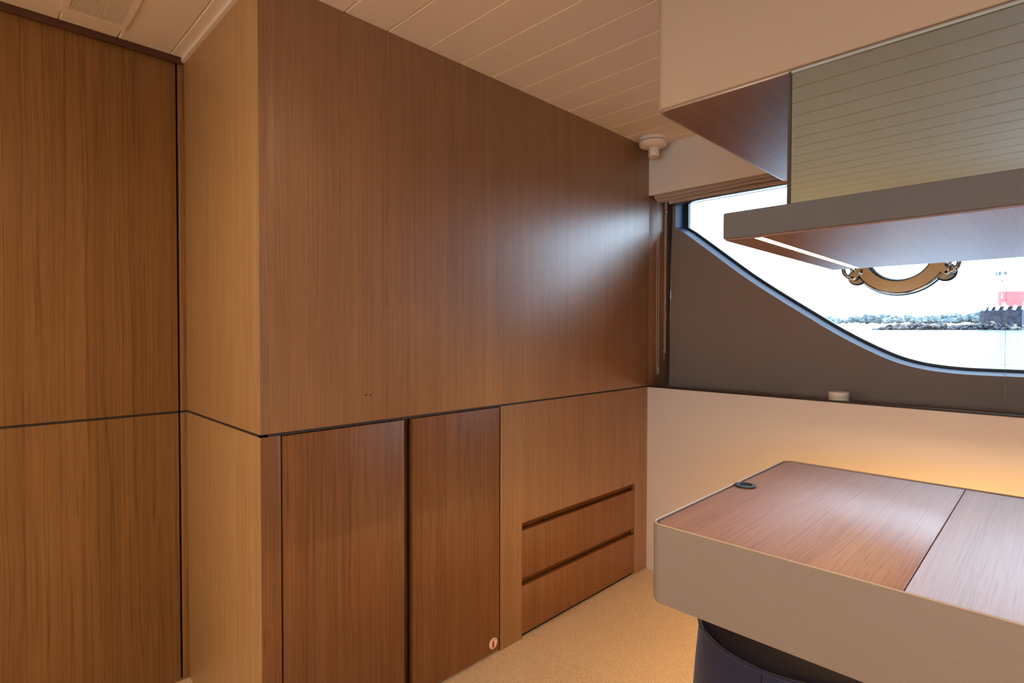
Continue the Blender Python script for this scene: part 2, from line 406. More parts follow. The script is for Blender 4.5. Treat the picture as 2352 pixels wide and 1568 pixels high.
# fire extinguisher sticker, sub-part of the right door
stm = simple('sticker_white', (0.80, 0.70, 0.60), 0.5); str_ = simple('sticker_red', (0.55, 0.02, 0.02), 0.5)
SX, SZ, SR = 1.3105, 0.0420, 0.0190
SY = DA - .0012
vs = [(SX + SR * math.cos(a), SY, SZ + SR * math.sin(a)) for a in [2 * math.pi * i / 36 for i in range(36)]]
vs2 = [(x, SY - .0003, z) for x, y, z in vs]
fs = [tuple(range(36))[::-1], tuple(range(36, 72))] + [(i, (i + 1) % 36, 36 + (i + 1) % 36, 36 + i) for i in range(36)]
def addpoly(pts):
    n0 = len(allv)
    for x, z in pts: allv.append((SX + x * SR, SY - .0005, SZ + z * SR))
    fs.append(tuple(range(n0, n0 + len(pts))))
allv = vs + vs2; nwhite = len(fs)
addpoly([(-.26, -.80), (.24, -.80), (.24, .22), (.16, .36), (.05, .44), (-.07, .44), (-.18, .36), (-.26, .22)])   # cylinder
addpoly([(-.07, .44), (.05, .44), (.05, .56), (-.07, .56)])                                                       # neck
addpoly([(.0, .50), (.50, .52), (.56, .80), (.50, .80), (.06, .60)])                                               # nozzle horn
addpoly([(-.07, .52), (.05, .62), (.0, .68), (-.14, .56)])
addpoly([(-.07, .50), (-.30, .26), (-.34, .10), (-.30, .10), (-.22, .26), (-.04, .44)])                            # hose
stk = mk('safety_sticker', allv, fs, [stm, str_], None, origin=ORG[cup.name]); stk.location = (0, 0, 0); stk.parent = d2
for i, p_ in enumerate(stk.data.polygons): p_.material_index = 1 if i >= nwhite else 0
stk['label'] = 'round white sticker with a red fire extinguisher'

# ---- drawer unit to the right of the cupboard
dru = thing('drawer_unit', (1.83, DA, 0), 'teak drawer unit with two long slot-pull drawers beside the cream wall', 'drawers')
DX0, DX1 = 1.4565, 2.2095
FX0, FX1 = 1.3455, XW + .004
fr_pts = [(FX0, 0.0), (DX0 - .0008, 0.0), (DX0 - .0008, 0.4295), (DX1 + .0008, 0.4295), (DX1 + .0008, 0.006), (FX1, 0.006), (FX1, g0), (FX0, g0)]
xzprism('face_frame', fr_pts, DA, DA + .02, wood_v, dru)
def drawer(z0, zslot0, zslot1, wm):
    d = box('drawer', (DX0, DX1), (DA - .0004, DA + .019), (z0, zslot0), wm, dru, bevel=.001)
    # slot pull: sloping recess behind the front's top edge
    yb = DA + .021
    vs = [(DX0, DA + .004, zslot1), (DX1, DA + .004, zslot1), (DX1, yb, zslot0 + .010), (DX0, yb, zslot0 + .010), (DX1, yb + .006, zslot0 - .002), (DX0, yb + .006, zslot0 - .002)]
    mk('slot_pull', vs, [(0, 1, 2, 3), (3, 2, 4, 5)], wood_door, d)
    return d
drawer(0.2225, 0.4000, 0.4295, wood_door)
drawer(0.0165, 0.1940, 0.2225, wood_door)
box('carcass', (DX0 - .005, DX1 + .005), (DA + .028, DA + .045), (0, g0), wood_shade, dru)
box('light_seal', (XW + .0045, XW + .02), (DA + .0002, DA + .06), (0, g0 - .001), inlay, dru)  # added behind the frame to stop daylight leaking in
box('back_board', (FX0, XW + .02), (DA + .0601, DA + .07), (0, g0 - .001), wood_shade, dru)
box('toe_strip', (DX0, DX1), (DA + .012, DA + .027), (0, .0165), black, dru)

# ---- hull wall with the window
wh = panel_wall('wall_right', 'cream hull wall under and over the window')
wh.location = (XW, 0, 0); ORG[wh.name] = Vector((XW, 0, 0))
box('lower_panel', (XW, XW + .018), (YR, DA), (0, 0.8690), wall_cream, wh, bevel=.0006)
box('sill_lip', (XW, XW + .012), (YR, DA), (0.8692, 0.8758), inlay, wh, bevel=.0008)
box('sill', (XW + .0121, XP), (YR, DA), (0.8500, 0.8640), leather_brown, wh)
box('upper_panel', (XW, XW + .018), (YR, DA), (1.7755, CZ + .008), wall_cream, wh, bevel=.0006)
box('panel_edge', (XW + .0181, XW + .021), (YR, DA), (1.7765, 1.80), black, wh)
lathe('screw_cap', [(0.0, -.0022), (0.002, -.0018), (0.0034, 0.0)], (XW, 0.4937, 0.8620), wall_cream, wh, n=14, axis='x')
box('hull_above', (XP + .10, XP + .16), (YR, DA + .1), (1.870, CZ + .03), inlay, wh)
box('blind_pocket', (XW + .022, XP + .09), (YR, DA), (1.84, 1.85), black, wh)
box('hull_below', (XP + .10, XP + .16), (YR, DA + .1), (0, 0.86), inlay, wh)

# window opening outline in (y, z): vertical left edge, long swooping diagonal, flat sill going on to the right
YO = 1.3562               # left edge of the opening
curve = [(YO, 1.6447), (1.3014, 1.6075), (1.2200, 1.5425), (1.1372, 1.4757), (1.0352, 1.3938), (0.9430, 1.3258), (0.8500, 1.2610), (0.7607, 1.2009),
         (0.6800, 1.1465), (0.5998, 1.0975), (0.5255, 1.0570), (0.4541, 1.0235), (0.3875, 1.0028), (0.3217, 0.9912), (0.2575, 0.9858), (0.2008, 0.9842), (0.0878, 0.9842)]
def smooth_curve(pts, n=4):
    out = []
    for i in range(len(pts) - 1):
        p0, p1, p2, p3 = [Vector(pts[min(max(j, 0), len(pts) - 1)]) for j in (i - 1, i, i + 1, i + 2)]
        for q in range(n):
            s = q / n
            out.append(tuple(0.5 * ((2 * p1) + (p2 - p0) * s + (2 * p0 - 5 * p1 + 4 * p2 - p3) * s * s + (3 * p1 - p0 - 3 * p2 + p3) * s ** 3)))
    out.append(tuple(pts[-1])); return out
curve_s = [curve[0]] + smooth_curve(curve[1:])
YEND, ZTOP, ZSILL = -1.9, 1.800, 0.9842
win = thing('window_1', (XG, 0.2, 0.99), kind='structure'); win['label'] = 'large swooping hull window with a dark gasket and pale reveal'
# leather panel around the opening
low = [(1.3840, 0.8642), (1.3726, 1.6535)] + [(YO, 1.6447)] + curve_s[1:] + [(YEND, ZSILL), (YEND, ZTOP), (YR, ZTOP), (YR, 0.8642)]
yzprism('leather_panel', low, XP, XP + .006, leather_brown, win)
yzprism('side_strip', [(1.3726, 1.6550), (1.3705, ZTOP + .02), (YO, ZTOP + .02), (YO, 1.6462)], XP, XP + .006, leather_brown, win)
tube('metal_edge', [(XP - .0008, 1.3852, 0.8650), (XP - .0008, 1.3718, ZTOP + .01)], .0016, chrome, win, n=8)
box('edge_strip', (XP + .0062, XP + .09), (1.3690, 1.3962), (0.8645, ZTOP + .015), inlay, win)
def ribbon(name, path, x0, x1, th, mat, parent, inward):
    """strip following path in (y,z), between x0 and x1, thickness th to one side"""
    n = len(path); offs = []
    for i in range(n):
        a = Vector(path[max(i - 1, 0)]); c = Vector(path[min(i + 1, n - 1)]); d = (c - a).normalized()
        nrm = Vector((-d.y, d.x)) * inward
        if 0 < i < n - 1:
            d1_ = (Vector(path[i]) - a).normalized(); d2_ = (c - Vector(path[i])).normalized()
            cosv = max(0.5, math.sqrt(max(0.0, (1 + d1_.dot(d2_)) / 2))); nrm = nrm / cosv
        offs.append(Vector(path[i]) + nrm * th)
    vs = []
    for i in range(n):
        y, z = path[i]; y2, z2 = offs[i]
        vs += [(x0, y, z), (x1, y, z), (x1, y2, z2), (x0, y2, z2)]
    fs = []
    for i in range(n - 1):
        b_ = i * 4; c_ = b_ + 4
        for q in range(4): fs.append((b_ + q, b_ + (q + 1) % 4, c_ + (q + 1) % 4, c_ + q))
    fs += [(0, 3, 2, 1), (4 * n - 4, 4 * n - 3, 4 * n - 2, 4 * n - 1)]
    bm = bmesh.new(); bv = [bm.verts.new(v) for v in vs]
    for f in fs: bm.faces.new([bv[i] for i in f])
    bmesh.ops.recalc_face_normals(bm, faces=bm.faces[:])
    return from_bm(name, bm, mat, parent, angle=30), offs
side_path = [(YO, ZTOP + .01), (YO, 1.6452)]
ribbon('reveal_side', side_path, XP + .006, XG - .004, .012, liner_mat, win, 1)
bot_path = curve_s + [(YEND, ZSILL)]
def offset_path(path, d):
    out = []
    for i in range(len(path)):
        a = Vector(path[max(i - 1, 0)]); c = Vector(path[min(i + 1, len(path) - 1)]); t_ = (c - a).normalized()
        out.append((path[i][0] + t_.y * d, path[i][1] - t_.x * d))
    return out
in_path = offset_path(bot_path, .011)      # the sill of the reveal slopes up towards the glass
vs = []; fs = []
for (y, z), (y2, z2) in zip(bot_path, in_path):
    vs += [(XP + .006, y, z), (XG - .004, y2, z2), (XG - .004, y2 , z2 - .02), (XP + .006, y, z - .012)]
for i in range(len(bot_path) - 1):
    for q in range(4): fs.append((i * 4 + q, i * 4 + (q + 1) % 4, i * 4 + 4 + (q + 1) % 4, i * 4 + 4 + q))
bm = bmesh.new(); bv = [bm.verts.new(v) for v in vs]
for f in fs: bm.faces.new([bv[i] for i in f])
bmesh.ops.recalc_face_normals(bm, faces=bm.faces[:])
from_bm('reveal_sill', bm, liner_mat, win, angle=30)
gk_path = in_path
gk, inner = ribbon('gasket', gk_path, XG - .006, XG + .02, .0085, gasket, win, -1)
ribbon('gasket_foot', gk_path, XG - .0035, XG + .02, .016, gasket, win, 1)
box('gasket_side', (XG - .004, XG + .02), (YO - .0200, YO), (1.622, 1.870), gasket, win)
box('gasket_top', (XG - .004, XG + .02), (YEND, YO), (1.7770, 1.870), gasket, win)
yzprism('hull_skin', [(1.45, 0.85), (1.45, 1.90), (YO, 1.90), (YO, 1.6447)] + curve_s[1:] + [(YEND, ZSILL), (YEND, 1.90), (YR, 1.90), (YR, .85)], XG - .004, XG + .03, inlay, win)
pane = yzprism('pane', [(YO, 1.86)] + curve_s + [(YEND, ZSILL), (YEND, 1.86)], XG + .004, XG + .0045, glass, win)

# ---- walls behind the camera
struct(box('wall_front', (XR, XW + .2), (YR - .03, YR), (0, CZ + .03), wood_left), 'teak wall behind the camera')
wf = panel_wall('wall_far', 'cream upholstered wall opposite the window')
wf.location = (XR, 0, 0); ORG[wf.name] = Vector((XR, 0, 0))
PW0, PW1, PWZ0, PWZ1 = -1.55, 0.33, 0.82, 1.70
for (y, z) in (((YR, PW0), (0, CZ + .03)), ((PW1, DL + .05), (0, CZ + .03)), ((PW0, PW1), (0, PWZ0)), ((PW0, PW1), (PWZ1, CZ + .03))):
    box('wall_panel', (XR - .03, XR), y, z, leather_cream, wf)
w2 = thing('fill_window', (XR - .03, 0, PWZ0), kind='structure'); w2['label'] = 'added unseen window in the opposite hull side, for daylight fill'  # added opening behind the view that lets in cool fill daylight
for (y, z) in (((PW0, PW0 + .03), (PWZ0, PWZ1)), ((PW1 - .03, PW1), (PWZ0, PWZ1)), ((PW0 + .03, PW1 - .03), (PWZ0, PWZ0 + .03)), ((PW0 + .03, PW1 - .03), (PWZ1 - .03, PWZ1))):
    box('frame_bar', (XR - .028, XR - .002), y, z, gasket, w2)
box('pane', (XR - .016, XR - .0155), (PW0 + .03, PW1 - .03), (PWZ0 + .03, PWZ1 - .03), glass, w2)

# ================================================================== furniture
# ---- overhead cabinet
CY1, CY0, CX1, CZ0 = 0.604, -1.75, 1.765, 1.5848
oc = thing('overhead_cabinet', (1.4, -.5, CZ0), 'cream leather wrapped cabinet hanging from the ceiling over the desk', 'cabinet')
prism('body', rrect(XF, CX1, CY0, CY1, .022), CZ0 + .004, CZ - .0006, leather_cream, oc, bevel=.003)
prism('edge_trim', rrect(XF + .007, CX1 - .003, CY0, CY1 - .003, .019), CZ0 + .0012, CZ0 + .0040, pale_trim, oc)
prism('bottom_panel', rrect(XF + .008, CX1 - .008, CY0, CY1 - .008, .015), CZ0, CZ0 + .0030, wood_under, oc)
# ---- mirror between cabinet and shelf
mr = thing('mirror', (XF, -.5, 1.357), 'smoked mirror panel between the hanging cabinet and the shelf', 'mirror')
MY = 0.3385
box('mirror_pane', (XF + .003, XF + .009), (CY0, MY), (1.3572, CZ0 - .0004), mirror_m, mr)
box('frame_strip', (XF + .001, XF + .022), (MY, MY + .0035), (1.3572, CZ0 - .0004), inlay, mr)
box('frame_edge', (XF + .004, XF + .022), (MY + .0035, MY + .0066), (1.3572, CZ0 - .0004), simple('bronze_edge', (.10, .085, .085), .35, .6), mr)
box('bevelled_edge', (XF + .0005, XF + .003), (CY0, MY), (CZ0 - .0042, CZ0 - .0012), simple('glass_edge', (.42, .50, .50), .3), mr)
box('backing', (XF + .0092, XF + .022), (CY0, MY), (1.3572, CZ0 - .0004), inlay, mr)
# ---- hanging shelf
SZ0, SZ1, SY1, SX1 = 1.3053, 1.3570, 0.4575, 1.7230
sh = thing('hanging_shelf', (1.37, -.5, SZ0), 'grey leather edged shelf with a glowing strip underneath, below the mirror', 'shelf')
prism('body', rrect(XF, SX1, CY0, SY1, .004, n=3), SZ0 + .003, SZ1, leather_shelf, sh, bevel=.002)
LY0, LY1 = 0.3885, 0.4030
box('underside_panel', (XF + .004, SX1 - .003), (LY1, SY1 - .004), (SZ0, SZ0 + .0045), wood_under, sh)
box('underside_panel', (XF + .004, SX1 - .003), (CY0, LY0), (SZ0, SZ0 + .0045), wood_under, sh)
box('underside_panel', (XF + .004, XF + .012), (LY0, LY1), (SZ0, SZ0 + .0045), wood_under, sh)
box('underside_panel', (SX1 - .010, SX1 - .003), (LY0, LY1), (SZ0, SZ0 + .0045), wood_under, sh)
led = box('led_strip', (XF + .012, SX1 - .010), (LY0, LY1), (SZ0 + .0008, SZ0 + .0028), led_m, sh)
led['label'] = 'glowing warm LED strip'
# ---- desk
KX1, KY1, KY0, KZ0, KZ1 = 1.826, 0.612, -1.75, 0.5650, 0.7325
dk = thing('desk', (1.42, -.5, 0), 'thick leather wrapped desk with a two piece wooden top and black cable hole', 'desk')
outer = rrect(XF, KX1, KY0, KY1, .030, n=10); th = .0055
inner_ = rrect(XF + th, KX1 - th, KY0 + th, KY1 - th, .030 - th, n=10)
bm = bmesh.new(); n = len(outer)
rings = [[bm.verts.new((x, y, z)) for x, y in pts] for pts, z in ((inner_, KZ1 - .02), (inner_, KZ1 - .001), (rrect(XF + .0042, KX1 - .0042, KY0 + .0042, KY1 - .0042, .0258, n=10), KZ1), (rrect(XF + .0014, KX1 - .0014, KY0 + .0014, KY1 - .0014, .0286, n=10), KZ1),
         (outer, KZ1 - .0014), (outer, KZ0 + .010), (rrect(XF + .003, KX1 - .003, KY0 + .003, KY1 - .003, .027, n=10), KZ0 + .003), (rrect(XF + .010, KX1 - .010, KY0 + .010, KY1 - .010, .020, n=10), KZ0))]
for a, b_ in zip(rings[:-1], rings[1:]):
    for i in range(n): bm.faces.new((a[i], a[(i + 1) % n], b_[(i + 1) % n], b_[i]))
bm.faces.new(rings[-1][::-1]); bm.faces.new(rings[0])
bmesh.ops.recalc_face_normals(bm, faces=bm.faces[:])
from_bm('apron', bm, leather_desk, dk, angle=40)
rim_m = fabric('rim_led_glow', (0.72, 0.58, 0.42), .5, 900, .05, .2, .0004)  # pale colour imitates the LED glow along the desk rim
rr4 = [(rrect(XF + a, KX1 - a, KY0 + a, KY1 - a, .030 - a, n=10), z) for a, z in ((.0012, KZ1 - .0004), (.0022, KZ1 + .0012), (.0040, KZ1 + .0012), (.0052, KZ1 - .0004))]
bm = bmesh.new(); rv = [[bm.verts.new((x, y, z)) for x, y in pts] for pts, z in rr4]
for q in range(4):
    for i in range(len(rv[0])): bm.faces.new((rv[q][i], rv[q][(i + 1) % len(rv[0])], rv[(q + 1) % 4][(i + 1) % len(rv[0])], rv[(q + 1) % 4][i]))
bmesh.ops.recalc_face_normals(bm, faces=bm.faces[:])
from_bm('rim_glow_ring', bm, rim_m, dk, angle=60)
PX0, PX1 = XF + th + .0060, KX1 - th - .0060
SEAM = 0.1690
prism('top_panel', rrect(PX0, PX1, SEAM + .0010, KY1 - th - .0060, .02, n=8, rs=(.021, .021, .0006, .0006)), KZ1 - .0185, KZ1 - .0015, wood_desk, dk, bevel=.0008, seg=2)
prism('top_panel', rrect(PX0, PX1, KY0 + th + .003, SEAM - .0010, .001, n=2), KZ1 - .0185, KZ1 - .0015, wood_desk, dk, bevel=.0008, seg=2)
GX, GY = 1.4450, 0.5795
gro = lathe('cable_grommet', [(0.0150, -.006), (0.0155, .0022), (0.0170, .0035), (0.0260, .0032), (0.0268, .0020), (0.0268, 0.0), (0.0150, -.006)], (GX, GY, KZ1 - .0002), simple('grommet_plastic', (0.035, 0.040, 0.060), .38), dk, n=40)
gro['label'] = 'black ring around a cable hole'
lathe('grommet_hole', [(0.0, 0.0), (0.0156, 0.0), (.0156, .0006), (0, .0006)], (GX, GY, KZ1 - .0003), black, dk, n=32)
box('pedestal', (XF + .08, KX1 - .08), (-1.70, -1.62), (0.0, KZ0 + .001), leather_desk, dk, bevel=.004)
box('led_strip', (KX1 - .060, KX1 - .036), (KY0 + .1, .52), (KZ0 - .012, KZ0 - .0004), led_desk_m, dk)

# ---- pouf stool under the desk
TX, TY, TR, TZ = 1.357, 0.427, 0.212, 0.45
st = thing('pouf_stool', (TX, TY, 0), 'round navy twill stool pushed under the desk', 'stool')
lathe('body', [(TR - .02, 0.005), (TR + .012, .02), (TR + .020, .08), (TR + .016, .20), (TR + .006, .34), (TR - .001, .42), (TR - .004, TZ - .009)], (TX, TY, 0), navy, st, n=96, angle=60)
lathe('seat_top', [(TR - .004, TZ - .008), (TR - .012, TZ - .004), (TR - .03, TZ - .002), (TR * .6, TZ + .002), (0.0, TZ + .003)], (TX, TY, 0), navy_shaded, st, n=96, angle=60)
ring = []
for i in range(97):
    a = 2 * math.pi * i / 96; ring.append((TX + (TR - .002) * math.cos(a), TY + (TR - .002) * math.sin(a), TZ - .007))
tube('piping', ring, .0042, navy, st, n=8)
for ang in (181, 301, 61):
    a = math.radians(ang); pth = []
    for h, rr_ in ((.02, TR + .0125), (.08, TR + .0205), (.20, TR + .0165), (.34, TR + .0065), (.42, TR - .0005), (TZ - .012, TR - .0035)):
        pth.append((TX + rr_ * math.cos(a), TY + rr_ * math.sin(a), h))
    tube('seam', pth, .0012, black, st, n=6)

# ================================================================== fittings
# ---- detector on the ceiling
DXc, DYc = 2.2177, 1.316
de = thing('ceiling_detector', (DXc, DYc, 1.92), 'white round detector with a short stem on the ceiling by the upper corner', 'detector')
lathe('base', [(0, 0), (.060, 0), (.0615, -.002), (.0615, -.012), (.060, -.014), (0, -.014)], (DXc, DYc, CZ), white_pl, de, n=56)
lathe('gap_ring', [(.0575, -.0141), (.0575, -.0169), (0, -.0169)], (DXc, DYc, CZ), inlay, de, n=48)
lathe('cover', [(0, -.017), (.060, -.017), (.0615, -.019), (.0615, -.028), (.058, -.034), (.045, -.040), (.030, -.043), (0, -.043)], (DXc, DYc, CZ), white_pl, de, n=56)
lathe('stem', [(.0235, -.040), (.0235, -.079), (.0225, -.081), (.0, -.081)], (DXc + .004, DYc - .002, CZ), white_pl, de, n=36)
lathe('sensor_dot', [(.003, -.0805), (.003, -.0818), (0, -.0818)], (DXc + .002, DYc, CZ), inlay, de, n=12)
# ---- air vent
av = thing('air_vent', (.278, 1.77, CZ - .004), 'cream rectangular air vent grille in the ceiling at upper left', 'vent')
VY0, VY1 = 1.602, 1.928
bm = bmesh.new()
fx0, fx1, gx0, gx1, gy0, gy1 = VX0 - .004, VX1 + .006, .2215, .3405, 1.625, 1.9060
for (x, y) in (((fx0, fx1), (VY0 + .0, gy0)), ((fx0, fx1), (gy1, VY1 + .004)), ((fx0, gx0), (gy0, gy1)), ((gx1, fx1), (gy0, gy1))):
    box_bm(bm, x, y, (CZ - .004, CZ + .003))
bmesh.ops.recalc_face_normals(bm, faces=bm.faces[:])
from_bm('frame', bm, ceil_mat, av)
bm = bmesh.new(); ns = 38
for i in range(ns):
    x = gx0 + (gx1 - gx0) * (i + .5) / ns; box_bm(bm, (x - .0011, x + .0011), (gy0, gy1), (CZ - .0025, CZ + .003))
bmesh.ops.recalc_face_normals(bm, faces=bm.faces[:])
gr = from_bm('grille', bm, ceil_mat, av); gr['kind'] = 'stuff'
box('duct', (gx0, gx1), (gy0, gy1), (CZ + .003, CZ + .011), simple('vent_shade', (.66, .56, .46), .8), av)

XB = 2.4263
# ---- folded blind under the upper panel
bl = thing('folded_blind', (XB - .04, .2, 1.73), 'taupe linen blind folded up along the top of the window', 'blind')
def fold(name, y0, y1, z0, z1, x0, x1, mat, wob):
    prof = []
    N = 14
    for i in range(N):
        a = 2 * math.pi * i / N
        prof.append(((x0 + x1) / 2 + (x1 - x0) / 2 * math.cos(a), (z0 + z1) / 2 + (z1 - z0) / 2 * math.copysign(abs(math.sin(a)) ** .7, math.sin(a))))
    M = 60; vs = []; fs = []
    for j in range(M + 1):
        s = j / M; y = y0 + (y1 - y0) * s ** 1.5
        dz = wob * math.sin(y * 9 + z0 * 50) + .4 * wob * math.sin(y * 23)
        e = min(1, (y0 - y) / .05); 
        for x, z in prof: vs.append((x, y, z + dz * e))
    for j in range(M):
        for i in range(N): fs.append((j * N + i, j * N + (i + 1) % N, (j + 1) * N + (i + 1) % N, (j + 1) * N + i))
    fs.append(tuple(range(N))); fs.append(tuple(M * N + i for i in range(N))[::-1])
    return mk(name, vs, fs, mat, bl, smooth=True)
fold('fold', 1.383, -1.9, 1.757, 1.805, XB - .082, XB - .022, linen, .002)
fold('fold', 1.372, -1.9, 1.7485, 1.766, XB - .078, XB - .026, linen, .0025)
fold('fold', 1.315, -1.9, 1.7290, 1.7520, XB - .066, XB - .026, linen, .0012)
box('bottom_bar', (XB - .062, XB - .030), (-1.9, 1.3105), (1.7260, 1.7300), chrome_d, bl, bevel=.001)
# ---- bead chains
def chain(name, xs, ys, ztop, zbot, label, extra):
    e = thing(name, (xs, sum(ys) / 2, zbot), label, 'bead chain', 'bead chains of the blind')
    for y, zb in zip(ys, extra):
        # beads threaded on a cord: one strand
        bm = bmesh.new(); z = ztop
        while z > zb:
            bmesh.ops.create_icosphere(bm, subdivisions=1, radius=.0019, matrix=Matrix.Translation((xs, y, z))); z -= .0060
        o = from_bm('bead_strand', bm, bead_mat, e, smooth=True); o['kind'] = 'stuff'
        tube('cord', [(xs, y, ztop), (xs, y, zb)], .0005, bead_mat, e, n=5)
    return e
CHX = 2.372
c1 = chain('bead_chain', CHX, (1.3815, 1.3715), 1.765, 0.924, 'pair of bead strands ending in a clear teardrop weight, nearer the wood wall', (0.962, 0.965))
wy = 1.3770
prof = [(0.0, 0), (.006, .002), (.0098, .010), (.0108, .020), (.0092, .034), (.0062, .046), (.003, .055), (0, .058)]
bm = bmesh.new(); rings = []
for r_, h in prof[1:-1]:
    rings.append([bm.verts.new((CHX + .35 * r_ * math.sin(2 * math.pi * i / 20), wy + r_ * math.cos(2 * math.pi * i / 20), .923 + h)) for i in range(20)])
for a, b_ in zip(rings[:-1], rings[1:]):
    for i in range(20): bm.faces.new((a[i], a[(i + 1) % 20], b_[(i + 1) % 20], b_[i]))
v0 = bm.verts.new((CHX, wy, .923)); v1 = bm.verts.new((CHX, wy, .981))
for i in range(20): bm.faces.new((v0, rings[0][(i + 1) % 20], rings[0][i])); bm.faces.new((v1, rings[-1][i], rings[-1][(i + 1) % 20]))
bmesh.ops.recalc_face_normals(bm, faces=bm.faces[:])
from_bm('chain_weight', bm, clear_pl, c1, smooth=True)
c2 = chain('bead_chain', CHX, (1.3405, 1.3345), 1.757, 0.998, 'pair of bead strands ending in a small clear connector, nearer the window', (0.999, 1.045))
box('connector', (CHX - .004, CHX + .004), (1.3290, 1.3460), (1.030, 1.0445), clear_pl, c2, bevel=.002)
box('stop_bead', (CHX - .003, CHX + .003), (1.3310, 1.3375), (1.690, 1.705), clear_pl, c2, bevel=.002)
tag(tube('pull_cord', [(XP - .018, 0.1348, 1.77), (XP - .016, 0.1348, 1.3), (XP - .010, 0.1350, .866)], .0006, simple('thin_cord', (.8, .78, .74), .6), n=6), 'thin pale cord hanging in front of the window at the right', 'cord')

# ---- small cream jar on the sill
jx, jy, jz, jr = 2.3725, 0.6005, 0.8640, 0.0360
jm = fabric('jar_plastic', (0.90, 0.85, 0.78), 0.4, 300, .01, .02, .0002)
jar = thing('cosmetic_jar', (jx, jy, jz), 'small white screw-top jar standing on the window ledge', 'jar')
lathe('jar_body', [(0, 0), (jr - .004, 0), (jr - .0012, .002), (jr - .0012, .0225), (0, .0225)], (jx, jy, jz), jm, jar, n=48)
lathe('lid', [(0, .0232), (jr - .0005, .0232), (jr, .0245), (jr, .0405), (jr - .0015, .042), (jr - .006, .0423), (jr - .008, .0415), (0, .0415)], (jx, jy, jz), jm, jar, n=48)
lab = lathe('label_line', [(jr - .0011, .0180), (jr - .0009, .0180), (jr - .0009, .0186), (jr - .0011, .0186)], (jx, jy, jz), simple('label_ink', (.30, .28, .27), .6), jar, n=48, closed=True)
fc = bpy.data.curves.new('jar_lettering', 'FONT'); fc.body = 'hemp c'; fc.size = .0120; fc.extrude = .0001; fc.align_x = 'CENTER'
fo = bpy.data.objects.new('jar_lettering_src', fc); COL.objects.link(fo)
bpy.context.view_layer.update()
dg = bpy.context.evaluated_depsgraph_get(); me = bpy.data.meshes.new_from_object(fo.evaluated_get(dg))
bpy.data.objects.remove(fo)
# wrap the printed word round the jar, centred where the camera sees it
a_c = math.atan2(-jy, -jx) + 0.42
tv = []
for v in me.vertices:
    a = a_c + v.co.x / jr
    rr_ = jr - .0009 + v.co.z + .0001
    tv.append((jx + rr_ * math.cos(a), jy + rr_ * math.sin(a), jz + .0062 + v.co.y))
lt = mk('lettering', tv, [tuple(p_.vertices) for p_ in me.polygons], simple('label_black', (.03, .03, .03), .6), jar)

# ---- opening porthole set in the glass
PY, PZ, PX = 0.4535, 1.4415, XG
po = thing('porthole', (PX, PY, PZ - .16), 'round polished steel porthole with hinged clamps set in the big window', 'porthole')
RI, RO = .1090, .1625
lathe('ring', [(RI, .012), (RI, -.0195), (RI + .0025, -.022), (RO - .0085, -.022), (RO - .006, -.0195), (RO - .006, .004), (RI, .012)], (PX, PY, PZ), chrome, po, n=96, axis='x', angle=30)
lathe('outer_rim', [(RO - .0058, -.016), (RO - .002, -.014), (RO, -.008), (RO, .003), (RO - .0058, .003), (RO - .0058, -.016)], (PX, PY, PZ), chrome, po, n=96, axis='x', angle=30)
lathe('seal', [(RO - .003, .0032), (RO + .004, .0032), (RO + .004, .012), (RO - .003, .012), (RO - .003, .0032)], (PX, PY, PZ), gasket, po, n=96, axis='x')
lathe('inner_seal', [(RI - .007, .002), (RI + .0005, -.010), (RI + .0005, .014), (RI - .007, .014), (RI - .007, .002)], (PX, PY, PZ), gasket, po, n=96, axis='x')
lathe('glass', [(0, .006), (RI - .005, .006)], (PX, PY, PZ), glass, po, n=64, axis='x')
